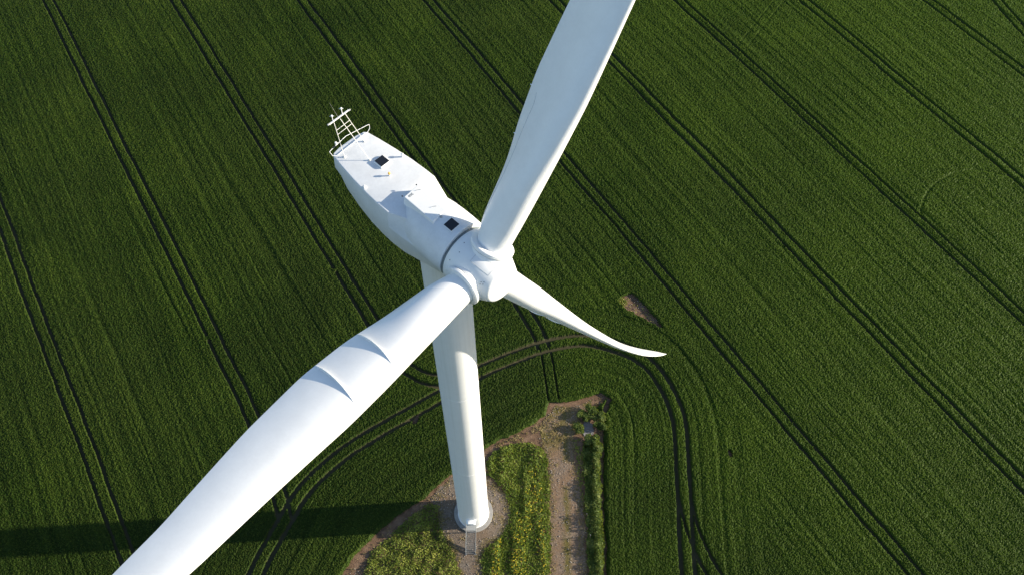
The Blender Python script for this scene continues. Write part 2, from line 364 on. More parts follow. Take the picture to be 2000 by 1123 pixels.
crop = cut_mesh('crop_field', X, Y, Z, ~(gone | bare), M_crop, {'soil': soil, 'tip': tip, 'tone': tone, 'backlit': np.clip((X + 5 + 18 * patch) / 100, 0, 1) * .65}, smooth=False)  # right side of the crop coloured as if lit from behind
# leaf tips standing out of the canopy
rs = np.random.default_rng(77); sel = (rs.random(X.shape) < .26) & (H > .6) & ~(gone | bare)
lx, ly, lz = X[sel], Y[sel], Z[sel]; nL = len(lx); az = rs.random(nL) * 2 * np.pi; ti = .15 + .6 * rs.random(nL)
dv = np.stack([np.cos(az) * np.sin(ti), np.sin(az) * np.sin(ti), np.cos(ti)], 1); az2 = rs.random(nL) * 2 * np.pi
sv = np.stack([np.cos(az2), np.sin(az2), np.zeros(nL)], 1) * (.03 + .035 * rs.random(nL))[:, None]
Pb = np.stack([lx, ly, lz - .10], 1); Ll = (.17 + .15 * rs.random(nL))[:, None]
LV = np.stack([Pb - sv, Pb + sv, Pb + dv * Ll], 1).reshape(-1, 3); tl = np.repeat(np.clip(tone[sel] * .6 + .5 * rs.random(nL), 0, 1), 3)
LEAVES = (LV, np.arange(3 * nL).reshape(-1, 3), tl)
crop['kind'] = 'stuff'; crop['label'] = 'dark green cereal crop with paired wheel marks curving round the turbine'
cl = fast_mesh('crop_leaf_tips', *LEAVES[:2], M_cleaf, {'tone': LEAVES[2]}); cl['kind'] = 'stuff'; cl['label'] = 'upright leaf tips of the dark green cereal crop'
del LEAVES, LV, Pb, dv, sv
# the field goes on all round to the horizon
rim = [(float(X[0, i]), float(Y[0, i])) for i in (0, -1)] + [(float(X[-1, i]), float(Y[-1, i])) for i in (-1, 0)]
me = ring_mesh('far_field', rim, CROP_H * .6, None)
M_far = new_mat('far_crop', (0.04, 0.075, 0.02), 0.8, spec=.1)
M_far.node_tree.links.new(ramp(M_far, noise(M_far, 1.5, 8), [(0.35, (0.014, 0.026, 0.007)), (0.65, (0.04, 0.06, 0.015))]), nodes(M_far)[2].inputs['Base Color'])
bump(M_far, noise(M_far, 2.5, 8), 1, .4)
link_mesh('far_field', me, M_far)['kind'] = 'structure'
del X, Y, Z, H, q, al, sdl, sl_, wgt, v, rr, aa, rows, patch, grain, clump, hh, edge, tip, soil, gone, bare

# ------------------------------------------------------------------ wild growth: leaf clumps as thousands of small blades
M_weed = leaf_mat('weed_leaves', (0.06, 0.10, 0.016), (0.125, 0.18, 0.026), (0.27, 0.29, 0.06))
M_weed2 = leaf_mat('grass_leaves', (0.075, 0.105, 0.02), (0.155, 0.195, 0.032), (0.32, 0.32, 0.07))
M_dry = leaf_mat('dry_grass_leaves', (0.12, 0.10, 0.04), (0.24, 0.19, 0.085), (0.38, 0.31, 0.15), (0.4, .33, .12))
M_hedge = leaf_mat('hedge_leaves', (0.03, 0.055, 0.012), (0.07, 0.11, 0.022), (0.24, 0.27, 0.085))
M_petal = leaf_mat('petals', (0.55, 0.36, 0.01), (0.72, 0.52, 0.02), (0.8, 0.66, 0.08), (.8, .6, .05), .3)
def blades(px, py, pz, ln, wd, lean, seed, tone=None):
    """one bent quad per leaf: V, F, tone"""
    r = np.random.default_rng(seed); n = len(px); az = r.random(n) * 2 * np.pi; ti = lean * (.4 + .9 * r.random(n))
    d = np.stack([np.cos(az) * np.sin(ti), np.sin(az) * np.sin(ti), np.cos(ti)], 1)
    s_ = np.stack([-np.sin(az), np.cos(az), (r.random(n) - .5) * .8], 1); s_ /= np.linalg.norm(s_, axis=1)[:, None]
    P = np.stack([px, py, pz], 1); L = (ln * (.6 + .8 * r.random(n)))[:, None]; W = (wd * (.6 + .8 * r.random(n)))[:, None]
    a = P - s_ * W * .3; b_ = P + s_ * W * .3
    c_ = P + d * L + s_ * W * .5; e = P + d * L - s_ * W * .5
    c_[:, 2] -= L[:, 0] * .15; V = np.stack([a, b_, c_, e], 1).reshape(-1, 3)
    F = np.arange(4 * n).reshape(-1, 4); t = r.random(n) if tone is None else tone
    return V, F, np.repeat(t, 4)
def scatter(poly, dens, seed, jit=.3):
    r = np.random.default_rng(seed); P = np.array(poly); x0, y0 = P.min(0) - .4; x1, y1 = P.max(0) + .4
    n = int((x1 - x0) * (y1 - y0) * dens); x = x0 + r.random(n) * (x1 - x0); y = y0 + r.random(n) * (y1 - y0)
    m = region(x, y, poly, jit, seed, 1.2) > 0; return x[m], y[m]
def stuff(name, parts, mat, label):
    V = []; F = []; T = []; o = 0
    for v_, f_, t_ in parts: V.append(v_); F.append(f_ + o); T.append(t_); o += len(v_)
    ob = fast_mesh(name, np.vstack(V), np.vstack(F), mat, {'tone': np.concatenate(T)}); ob['kind'] = 'stuff'; ob['label'] = label; return ob
def tone_of(x, y, sc, seed, amp=.5):
    r = np.random.default_rng(seed); return np.clip(.45 + amp * fbm(x * sc, y * sc, seed, 2) + .5 * (r.random(len(x)) - .5), 0, 1)
# right-hand weed patch, in long rows along the track
x, y = scatter(GRASS_R, 95, 51)
rowh = vnoise(x * 1.15 + .02 * y, y * .12, 52) + .5 * vnoise(x * 1.5, y * .9, 53)
hgt = np.clip(.42 + .95 * rowh, .05, 1.15) * np.clip(.35 + region(x, y, GRASS_R) * .9, .35, 1)
pz = hgt * np.random.default_rng(1).random(len(x)) * .8
stuff('tall_weeds', [blades(x, y, pz, .26, .13, .9, 54, tone_of(x, y, .8, 55))], M_weed, 'tall green weeds growing in rows between gravel pad and track')
# low bright grass, left of the pad
x, y = scatter(GRASS_L, 85, 61)
hg = np.clip(.30 + .8 * fbm(x * .8, y * .8, 62), .03, .9) * np.clip(.3 + region(x, y, GRASS_L) * .8, .3, 1)
stuff('rough_grass', [blades(x, y, hg * np.random.default_rng(2).random(len(x)), .22, .12, .9, 63, tone_of(x, y, .7, 64))], M_weed2, 'bright rough grass and weeds left of the gravel pad')
# flowers
x, y = scatter([(-2.9, 18), (-3.0, 25), (-1, 27.3), (.6, 29), (1.6, 33), (2.4, 37), (4.2, 38), (5.2, 34), (5.5, 18)], 8, 71)
rw = vnoise(x * 1.15 + .02 * y, y * .12, 52) + .5 * fbm(x * .7, y * .5, 72); m = rw > -.12 + .25 * vnoise(x * 2.5, y * 2.5, 79); x, y = x[m], y[m]; rw0 = rw[m]
m = (np.random.default_rng(5).random(len(x)) < np.clip(1.1 - (y - 24) * .07, .12, 1)); rw = rw0[m]; m2 = slice(None); x, y = x[m], y[m]
r_ = np.random.default_rng(73)
parts = []
for k in range(2): parts.append(blades(x + (r_.random(len(x)) - .5) * .12, y + (r_.random(len(x)) - .5) * .12, np.clip(.45 + .9 * rw[m2], .2, 1) + .25 * r_.random(len(x)), .07, .10, 1.35, 74 + k))
stuff('yellow_flowers', parts, M_petal, 'yellow wildflowers scattered in rows over the tall weeds')
# dry thin growth on the margins
parts = []
for poly, dens, sd_ in (([(-3.6, 37.6), (-3.3, 40.2), (-.9, 41.9), (3, 43.8), (5.6, 45.6), (9, 44.6), (9.6, 42), (5.4, 41.6), (5.6, 40), (3.8, 41.6), (.2, 41.4), (-2.7, 39.6)], 34, 81), ([(9.5, 44.5), (9.9, 42.8), (10.3, 36.6), (11.1, 30.4), (11.5, 30), (11.3, 37), (11.2, 42.6), (10.7, 45.5)], 42, 82),
                          ([(-23.5, 12), (-22, 22), (-18.5, 27), (-12, 32.6), (-10.2, 34.5), (-9.9, 33.5), (-11.6, 31.9), (-16.1, 28), (-19.2, 25), (-20, 22), (-21, 12)], 7, 83), ([(6.2, 10), (6.2, 25), (6.2, 37), (5.8, 40), (6.2, 40.4), (6.8, 36), (6.9, 24), (6.6, 10)], 9, 84),
                          ([(-7.1, 24.4), (-8, 26.2), (-9.6, 28.8), (-9.9, 31), (-9.1, 30), (-8.6, 28), (-7.2, 26.5), (-6.2, 24)], 16, 85), ([(-3.5, 37), (-.2, 34), (.6, 31), (-.4, 31.4), (-1, 33), (-3, 35)], 16, 86),
                          ([(13.4, 49.4), (15, 49), (13.6, 47.2), (14.9, 44.6), (14.3, 42.5), (13.5, 42.6), (12.9, 46)], 16, 87), ([(13.5, 12), (13.5, 42), (14.1, 42), (14.0, 12)], 18, 88)):
    x, y = scatter(poly, dens, sd_); x, y = x, y
    m = fbm(x * .9, y * .9, sd_ + 5) > -.12; x, y = x[m], y[m]
    parts.append(blades(x, y, np.full(len(x), .02), .24, .10, .95, sd_ + 20, tone_of(x, y, .8, sd_)))
for poly, dens, sd_ in ((PAD, 9, 141), (TRACK, 8, 142)):
    x, y = scatter(poly, dens * 4, sd_, .6); d_ = region(x, y, poly, .5, sd_, .8); m = (d_ < .9) | (fbm(x * .6, y * .6, sd_) > .33); m &= fbm(x * 1.3, y * 1.3, sd_ + 9) > -.05; x, y = x[m], y[m]
    parts.append(blades(x, y, np.full(len(x), .02), .17, .09, .95, sd_ + 20, tone_of(x, y, .8, sd_)))
n1 = len(parts)
stuff('dry_grass', parts[:1] + parts[2:], M_dry, 'thin straw coloured grass along the bare soil margins')
stuff('verge_grass', [parts[1]], M_weed2, 'thin pale grass verge between the track and the hedge')
# the hedge strip right of the track
x, y = scatter(HEDGE, 230, 91, .5)
prof = np.exp(-((x - 13.05) / .5) ** 2) * 1.05 + .35
hg = prof * np.clip(.8 + .75 * fbm(x * 1.1, y * .75, 92), .25, 1.5)
pz = hg * np.random.default_rng(3).random(len(x)) ** .6
stuff('hedgerow', [blades(x, y, pz, .24, .14, 1.1, 93, tone_of(x, y, .9, 94))], M_hedge, 'long narrow strip of tall weeds and brambles beside the track')
# small self-sown plants thinly spread over bare soil in the field triangle
x, y = scatter(BARE, 2.2, 96); x2, y2 = scatter([(17.2, 66.4), (18.2, 67.6), (19.4, 66.6), (18.9, 65.2)], 55, 97)
x = np.r_[x, x2]; y = np.r_[y, y2]
stuff('seedlings', [blades(x, y, np.full(len(x), .03), .28, .12, .8, 98)], M_weed2, 'yellow green seedlings at the top of the bare soil triangle')
# loose stones
def stones(polys, seed, name, label):
    r = np.random.default_rng(seed); V = []; F = []; o = 0
    oct_v = np.array([(1, 0, 0), (-1, 0, 0), (0, 1, 0), (0, -1, 0), (0, 0, 1), (0, 0, -1)], float)
    oct_f = np.array([(0, 2, 4), (2, 1, 4), (1, 3, 4), (3, 0, 4), (2, 0, 5), (1, 2, 5), (3, 1, 5), (0, 3, 5)])
    for poly, dens in polys:
        x, y = scatter(poly, dens, seed); 
        s_ = .025 + .075 * r.random(len(x)) ** 4
        vv = oct_v[None] * s_[:, None, None] * (.6 + .8 * r.random((len(x), 6, 1))) + np.stack([x, y, s_ * .3 + .02], 1)[:, None]
        V.append(vv.reshape(-1, 3)); F.append((oct_f[None] + 6 * np.arange(len(x))[:, None, None]).reshape(-1, 3) + o); o += 6 * len(x); seed += 1
    ob = fast_mesh(name, np.vstack(V), np.vstack(F), M_stone); ob['kind'] = 'stuff'; ob['label'] = label
stones([(PAD, 14), (TRACK, 14), (BARE, 10), ([(-24, 10), (-22, 22), (-12, 32.8), (-10, 33), (-20, 22), (-22, 10)], 8)], 121, 'loose_stones', 'small pale stones loose on the gravel and bare soil')

# shrubs round the little gravel pit: each one its own plant
def shrub(x, y, rad, h, label, seed):
    r = np.random.default_rng(seed); rad *= 1.45; h *= 1.15; t = empty('shrub', (x, y, 0), label, 'shrub', 'shrubs round the gravel hollow')
    n = int(1100 * rad / .8); lob = [(r.normal(0, .42, 2) * rad, h * (.4 + .45 * r.random()), rad * (.32 + .25 * r.random())) for _ in range(6)]
    P = []
    for k in range(n):
        (cx, cy), cz, lr = lob[r.integers(6)]; d = r.normal(size=3); d /= np.linalg.norm(d)
        P.append((cx + d[0] * lr, cy + d[1] * lr, max(.05, cz + d[2] * lr * .8)))
    P = np.array(P); V, F, T = blades(P[:, 0], P[:, 1], P[:, 2], .2, .14, 1.2, seed + 1, tone_of(P[:, 0] + x, P[:, 1] + y, 1.5, seed))
    o = fast_mesh('foliage', V, F, M_hedge, {'tone': T}); o.parent = t
    mb = MB()
    for (cx, cy), cz, lr in lob: mb.tube([(0, 0, 0), (cx * .5, cy * .5, cz * .5), (cx, cy, cz)], [.04, .03, .012], 6)
    mb.build('stem', M_bark, t)
shrub(10.95, 46.05, .62, .9, 'shrub standing alone at the upper left rim of the gravel hollow', 201)
shrub(12.55, 46.70, .58, 1.0, 'topmost shrub of the row curving round the gravel hollow', 202)
shrub(13.35, 45.75, .62, 1.1, 'shrub second from the top on the right rim of the gravel hollow', 203)
shrub(13.75, 44.45, .55, 1.0, 'shrub on the right rim level with the middle of the gravel hollow', 204)
shrub(10.85, 43.5, .55, .8, 'small shrub between the track and the left rim of the gravel hollow', 205)
shrub(12.1, 41.95, .62, .9, 'shrub closing the lower rim of the gravel hollow, above the hedge strip', 206)
shrub(13.3, 41.2, .7, 1.35, 'largest shrub, at the head of the hedge strip below the hollow', 207)
shrub(13.2, 39.9, .55, 1.2, 'shrub just below the largest one, on the outer side of the hedge strip', 208)

# thin posts on the track verge, throwing shadows over the gravel
def post(x, y, h, label):
    t = empty('marker_post', (x, y, 0), label, 'post', 'posts in the hedge strip')
    mb = MB(); mb.tube([(0, 0, -.2), (0, 0, h)], .045, 8); mb.build('shaft', M_bark, t, angle=40)
    mb = MB(); mb.tube([(0, 0, h), (0, 0, h + .06)], [.055, .03], 8); mb.build('cap', M_grey, t, angle=40)
post(11.75, 27.85, 1.35, 'thin wooden post in the hedge strip, lower of two beside the track')
post(11.4, 30.95, .85, 'short wooden post in the hedge strip, upper of two beside the track')

# ------------------------------------------------------------------ concrete foundation ring
mb = MB(); mb.lathe([(-.3, 2.78), (.24, 2.78), (.27, 2.74), (.27, 1.9)], (0, 0, 0), (0, 0, 1), 96)
M_conc = new_mat('concrete', (0.36, 0.35, 0.34), 0.9, spec=.2)
M_conc.node_tree.links.new(ramp(M_conc, noise(M_conc, 2, 8), [(0.35, (0.22, 0.215, 0.21)), (0.65, (0.30, 0.29, 0.275))]), nodes(M_conc)[2].inputs['Base Color'])
fo = mb.build('concrete_foundation', M_conc, angle=30); fo.location = (TX, TY, 0); fo['label'] = 'round grey concrete foundation plinth under the turbine tower'; fo['category'] = 'foundation'

# ------------------------------------------------------------------ wind turbine
turb = empty('wind_turbine', (TX, TY, 0), 'white three bladed wind turbine standing in the green field', 'wind turbine')
ZH = 70.687
def rad_t(z): return 2.15 * (1 - .169 * z / 60)
mb = MB(); prof = [(.27, 2.24), (.36, 2.24), (.37, rad_t(.37))]
z = 2.0
while z < 68.6: prof.append((z, rad_t(z))); z += 2.5
prof.append((68.7, rad_t(68.7)))
mb.lathe(prof, (0, 0, 0), (0, 0, 1), 96)
tower = mb.build('tower', M_tower, turb, angle=30)
for zz in (4.1, 23.5, 45.5):
    mb = MB(); mb.lathe([(zz - .035, rad_t(zz) - .02), (zz - .03, rad_t(zz) + .012), (zz + .03, rad_t(zz) + .012), (zz + .035, rad_t(zz) - .02)], (0, 0, 0), (0, 0, 1), 96, False)
    mb.build('flange_seam', M_tower, tower, angle=30)
mb = MB(); mb.lathe([(68.6, 1.6), (68.6, 1.85), (69.6, 1.85)], (0, 0, 0), (0, 0, 1), 64); mb.build('yaw_bearing', M_white, turb, angle=30)
# tower door with its rain hood
DR = -2.13
mb = MB(); mb.box((-.12, DR + .02, 3.0), (.95, .16, 2.1)); dr = mb.build('door', M_white, turb, angle=30)
mb = MB(); mb.box((.2, DR - .08, 3.0), (.05, .05, .16)); mb.build('handle', M_grey, dr)
mb = MB(); mb.loft([[Vector((-.12 + a * .72, DR + .1, 4.35 + .0)) + Vector((0, -.0, .0)) for a in (-1, -.6, .6, 1)] , [Vector((-.12 + a * .62, DR - .55, 4.1 + (.28 if abs(a) < 1 else 0))) for a in (-1, -.6, .6, 1)]], False, False)
mb.box((-.12, DR - .22, 4.12), (1.1, .55, .12)); mb.box((-.12, DR - .16, 4.24), (.8, .42, .12)); mb.box((-.12, DR - .12, 4.34), (.5, .34, .10)); mb.build('door_hood', M_white, turb, angle=30)

# nacelle frame: h towards the rotor, u to its left-hand side, origin on the tower axis at hub height
def frame(azd):
    a = R(azd); return Vector((math.sin(a), -math.cos(a), 0)), Vector((math.cos(a), math.sin(a), 0))
hN, uN = frame(47.3)
def NP(h, u, z): return hN * h + uN * u + Vector((0, 0, ZH + z))
def hull_ring(h, wt, zt, wm, zm, wb, zb, rc=.07):
    """rounded section, 28 points"""
    pts = []
    def corner(cx, cz, a0, a1, r, k=5):
        for i in range(k): a = R(a0 + (a1 - a0) * i / (k - 1)); pts.append((cx + r * math.cos(a), cz + r * math.sin(a)))
    corner(wt - rc, zt - rc, 90, 15, rc); pts.append((wm, zm))
    corner(wb - .5, zb + .5, -10, -90, .5)
    corner(-(wb - .5), zb + .5, -90, -170, .5); pts.append((-wm, zm))
    corner(-(wt - rc), zt - rc, 165, 90, rc)
    return [NP(h, u, z) for u, z in pts]
mb = MB()
rings = [hull_ring(-9.42, .8, 1.54, 1.0, .7, .8, -.1), hull_ring(-9.25, 1.40, 1.595, 1.50, .6, 1.25, -.45), hull_ring(-9.05, 1.56, 1.6, 1.66, .5, 1.45, -.6),
         hull_ring(-8, 1.73, 1.6, 1.86, .4, 1.75, -1.25), hull_ring(-6.5, 1.93, 1.6, 2.07, .2, 1.98, -1.8), hull_ring(-5, 2.08, 1.6, 2.22, .1, 2.14, -2.15),
         hull_ring(-3.6, 2.14, 1.6, 2.28, 0, 2.2, -2.35), hull_ring(-2.80, 2.14, 1.6, 2.28, 0, 2.2, -2.4), hull_ring(-1.7, 1.50, 1.30, 2.22, 0, 2.16, -2.35), hull_ring(0, 1.3, 1.0, 2.05, -.1, 1.9, -2.2), hull_ring(1.95, 1.3, 1.0, 1.95, -.2, 1.6, -2.0)]
mb.loft(rings)
mb.lathe([(-3.1, 1.1), (-2.9, 1.4), (-2.65, 1.6), (-2.3, 1.76), (-1.8, 1.91), (-1.2, 2.02), (-.5, 2.10), (.3, 2.13), (1.2, 2.13), (2.02, 2.10), (2.06, 2.07), (2.06, 1.7)], NP(0, 0, 0), hN, 128)
nac = mb.build('nacelle', M_deck, turb, angle=22)
# skid under the nacelle
# roof hatches
def hatch(h, u, z, w_, up=.16, tilt=0):
    n_ = Vector((0, 0, 1)); n_ = (n_ + uN * tilt).normalized(); X_ = hN; Y_ = n_.cross(X_).normalized(); c_ = NP(h, u, z)
    m1 = MB(); m1.box(c_ + n_ * (up / 2), (w_ + .1, w_ + .1, up), (X_, Y_, n_)); f_ = m1.build('roof_hatch', M_white, nac)
    bv = f_.modifiers.new('bevel', 'BEVEL'); bv.width = .03; bv.segments = 2
    m2 = MB(); m2.box(c_ + n_ * (up + .012), (w_, w_, .03), (X_, Y_, n_)); g_ = m2.build('hatch_glass', M_dark, nac)
    return f_
hatch(-6.22, .43, 1.6, .72, .17); hatch(1.27, -.12, 2.1, .72, .05, -.05)
# sloping equipment box
mb = MB()
top = [(-2.57, -.78, 2.19), (-2.66, .53, 2.19), (.16, .48, 2.17), (.20, -.80, 2.15)]
bot = [(-2.62, -.90, 1.45), (-2.70, .58, 1.45), (.40, .53, 1.75), (.44, -.90, 1.75)]
v_ = [NP(*p) for p in top + bot]
mb.add(v_, [(0, 1, 2, 3), (7, 6, 5, 4), (0, 4, 5, 1), (1, 5, 6, 2), (2, 6, 7, 3), (3, 7, 4, 0)])
bx = mb.build('equipment_box', M_white, nac); bv = bx.modifiers.new('bevel', 'BEVEL'); bv.width = .045; bv.segments = 3
for (h_, u_) in ((-2.77, -.8), (-2.8, .5)):
    mb = MB(); mb.lathe([(0, .05), (.06, .05)], NP(h_ + .08, u_, 2.15), hN * -1, 12); mb.build('box_latch', M_dark, nac)
for (h_, u_) in ((-2.3, .25), (-.55, .05)):
    mb = MB(); d_ = (hN * .5 + uN * .8).normalized(); c_ = NP(h_, u_, 2.19); mb.tube([c_ - d_ * .16, c_ - d_ * .14 + Vector((0, 0, .05)), c_ + d_ * .14 + Vector((0, 0, .05)), c_ + d_ * .16], .014, 6); mb.build('box_handle', M_grey, nac)
# number on the box
cu = bpy.data.curves.new('digits', 'FONT'); cu.body = '260'; cu.size = .27; cu.align_x = 'CENTER'; cu.align_y = 'CENTER'; cu.extrude = .003
to = bpy.data.objects.new('digits_curve', cu); scene.collection.objects.link(to); dg = bpy.context.evaluated_depsgraph_get()
tm = bpy.data.meshes.new_from_object(to.evaluated_get(dg)); bpy.data.objects.remove(to)
tob = link_mesh('number_marking', tm, M_text, nac)
Xt = uN * -1.0; Zt = Vector((0, 0, 1)); Yt = Zt.cross(Xt); lc = NP(-2.36, -.36, 2.197)
tob.matrix_local = Matrix(((Xt.x, Yt.x, Zt.x, lc.x), (Xt.y, Yt.y, Zt.y, lc.y), (Xt.z, Yt.z, Zt.z, lc.z), (0, 0, 0, 1)))
# little fittings
mb = MB(); mb.lathe([(0, .05), (.2, .05)], NP(-4.98, .01, 1.6), (0, 0, 1), 16); lt = mb.build('warning_light_stand', M_white, nac)
mb = MB(); mb.lathe([(0, .085), (.12, .085), (.17, .04)], NP(-4.98, .01, 1.8), (0, 0, 1), 16); mb.build('warning_light', M_orange, nac, angle=40)
mb = MB(); mb.lathe([(0, .06), (.22, .06), (.22, .1), (.3, .1), (.33, .03)], NP(-5.59, 1.75, 1.6), (0, 0, 1), 16); mb.build('air_vent', M_white, nac, angle=40)
mb = MB(); mb.lathe([(0, .13), (.08, .13), (.1, .09), (.2, .09), (.24, .03)], NP(-5.43, -1.86, 1.6), (0, 0, 1), 16); mb.build('light_fitting', M_white, nac, angle=40)
mb = MB(); mb.lathe([(0, .09), (.03, .09), (.05, .04)], NP(.33, -.17, 2.12), (0, 0, 1), 16); mb.build('lifting_eye', M_grey, nac, angle=40)
# seam along the flank
mb = MB(); mb.tube([NP(h_, -1.98 - .0 * h_, z_) for h_, z_ in ((-1.4, .55), (0, .5), (1.2, .48), (2.1, .45))], .02, 6)
# weather mast
zd = 1.6
F1 = (-8.44, -1.07, zd); F2 = (-8.53, .82, zd); F3 = (-6.97, -.04, zd)
L1 = (-8.45, -1.19, 5.2); L2 = (-8.45, -.23, 5.27); L3 = (-8.45, -.67, 5.12)
mb = MB()
for a_, b_ in ((F1, L1), (F2, L2), (F3, L3)): mb.tube([NP(*a_), NP(*b_)], .022, 8)
def lerp(a_, b_, t_): return tuple(x_ + (y_ - x_) * t_ for x_, y_ in zip(a_, b_))
for z_ in (4.4, 3.98):
    t_ = (z_ - zd) / 3.63; mb.tube([NP(*lerp(F1, L1, t_)), NP(*lerp(F2, L2, t_))], .019, 8)
mast = mb.build('mast_frame', M_cream, nac, angle=40)
for p_ in (F1, F2, F3):
    mb = MB(); mb.lathe([(0, .11), (.03, .11), (.05, .06), (.14, .06)], NP(*p_), (0, 0, 1), 12); mb.build('mast_foot', M_cream, nac, angle=40)
mb = MB(); a_, b_ = NP(-8.45, -1.55, 5.27), NP(-8.45, .12, 5.34); d_ = (b_ - a_).normalized(); s_ = d_.cross(Vector((0, 0, 1))).normalized()
mb.box((a_ + b_) / 2, ((b_ - a_).length, .09, .06), (d_, s_, d_.cross(s_))); mb.build('sensor_bar', M_white, nac)
for (u_, hh_) in ((-1.22, .42), (-.42, .50)):
    z0 = 5.31; mb = MB(); mb.tube([NP(-8.45, u_, z0), NP(-8.45, u_, z0 + hh_)], .028, 8); mb.lathe([(0, .03), (.04, .075), (.1, .075), (.16, .02)], NP(-8.45, u_, z0 + hh_), (0, 0, 1), 12)
    mb.tube([NP(-8.55, u_ - .12, z0 + hh_ + .05), NP(-8.35, u_ + .12, z0 + hh_ + .05)], .014, 6); mb.build('anemometer', M_white, nac, angle=40)
for u_ in (-1.62, .16):
    mb = MB(); mb.lathe([(-.09, .03), (-.06, .06), (.06, .06), (.09, .03)], NP(-8.45, u_, 5.30), uN, 12); mb.build('end_sensor', M_grey, nac, angle=40)
mb = MB(); mb.tube([NP(-8.45, -.78, 5.3), NP(-8.62, -1.05, 6.75)], [.012, .006], 6); mb.build('lightning_rod', M_steel, nac)
# guard rail at the tail
mb = MB()
ps = [NP(-8.86, -1.33, 1.64), NP(-9.02, -1.62, 1.72), NP(-9.24, -1.66, 2.0), NP(-9.26, -1.45, 2.05), NP(-9.45, .0, 2.1), NP(-9.15, 1.72, 2.1), NP(-9.12, 1.86, 2.08), NP(-9.0, 1.75, 1.85), NP(-8.95, 1.48, 1.72), NP(-8.92, 1.40, 1.70)]
mb.tube(ps, .022, 8); mb.tube([NP(-8.86, -1.33, 1.68), NP(-8.93, 1.44, 1.73)], .028, 8); mb.build('guard_rail', M_white, nac, angle=40)
for (h_, u_) in ((-9.30, -1.2), (-9.26, 1.3)):
    mb = MB(); mb.lathe([(-.13, .05), (.13, .05)], NP(h_, u_, 2.08), uN, 10); mb.build('rail_clamp', M_dark, nac)
mb = MB(); mb.lathe([(0, .08), (.12, .1), (.2, .06)], NP(-9.34, -.95, 2.14), (0, 0, 1), 12); mb.build('rail_sensor', M_white, nac, angle=40)

# rotor
hR0, uR = frame(45.04); ti = R(5); Zv = Vector((0, 0, 1))
hR = hR0 * math.cos(ti) + Zv * math.sin(ti); zR = Zv * math.cos(ti) - hR0 * math.sin(ti)
HUB = hR0 * 4.084 + Zv * ZH
mb = MB()
mb.lathe([(-1.62, 1.9), (-1.62, 2.05), (-1.58, 2.08), (-1.2, 2.10), (-.5, 2.10), (.1, 2.06), (.6, 1.95), (1.1, 1.76), (1.5, 1.56), (1.82, 1.39), (1.92, 1.32), (1.96, 1.22), (1.99, .8), (2.0, .3), (2.0, 0.0)], HUB, hR, 128)
hub = mb.build('hub', M_white, turb, angle=35)
mb = MB(); mb.lathe([(-2.2, 1.97), (-1.6, 1.97)], HUB, hR, 96, False); mb.build('hub_joint', M_joint, hub, angle=35)

HPR = [(-1.62, 2.08), (-1.2, 2.10), (-.5, 2.10), (.1, 2.06), (.6, 1.95), (1.1, 1.76), (1.5, 1.56), (1.82, 1.39)]
def hub_pt(q_, ang):
    r_ = float(np.interp(q_, [p[0] for p in HPR], [p[1] for p in HPR])) + .004; a = R(ang)
    return HUB + hR * q_ + uR * (r_ * math.cos(a)) + zR * (r_ * math.sin(a))
mb = MB(); pts_ = [hub_pt(q_, 118) for q_ in np.linspace(.15, 1.5, 12)] + [hub_pt(1.5, a_) for a_ in (112, 106, 100, 96)] + [hub_pt(q_, 94) for q_ in np.linspace(1.45, .15, 12)] + [hub_pt(.1, a_) for a_ in (98, 106, 114, 118)]
mb.tube(pts_, .011, 5); mb.build('service_panel_seam', M_seam, hub)
for q_, ang in ((-1.1, 100), (-.9, 118), (-1.2, 140), (1.35, 140), (1.5, 137), (1.35, 146), (1.5, 143)):
    mb = MB(); p_ = hub_pt(q_, ang); mb.lathe([(0, .03), (.02, .03)], p_, (p_ - HUB - hR * q_), 8); mb.build('fixing_bolt', M_dark, hub)
K = [0.0, 0.0475, 0.075, 0.1125, 0.1625, 0.225, 0.3, 0.4, 0.55, 0.75, 0.9, 0.9625, 1.0]
KL = [1.04, 1.10, 1.26, 1.42, 1.604, 1.888, 2.112, 2.144, 2.209, 1.634, 0.803, 0.38, 0.049]
KT = [1.05, 1.067, 1.439, 1.594, 1.778, 2.157, 2.29, 1.943, 1.024, 0.538, 0.594, 0.46, 0.053]
TWK = [-10, 1.84, -1.89, -1.43, 0.0]; TWP = [0, .15, .35, .65, 1]
RL, CONE, PRE, PP, PITCH = 44.05, 2.392, 3.079, 3.424, 8.726
FL = [-.568, 1.52, -1.032]; TH = 58.522
def pchip(s, xs, ys):
    return float(np.interp(s, xs, ys))
SD = np.linspace(0, 1, 401)
def smoothed(xs, ys, k):
    a = np.interp(SD, xs, ys); kk = np.ones(k) / k; p = np.pad(a, k // 2, 'edge'); return np.convolve(p, kk, 'valid')[:401]
SL, ST, STW = smoothed(K, KL, 17), smoothed(K, KT, 13), smoothed(TWP, TWK, 41)
SL[-10:] = np.interp(SD[-10:], K, KL); ST[-10:] = np.interp(SD[-10:], K, KT)
STK = smoothed([0, .05, .08, .12, .16, .2, .3, .4, .55, .75, .9, .97, 1], [2.12, 2.12, 2.12, 2.04, 1.9, 1.66, 1.26, .92, .62, .36, .2, .12, .05], 15)
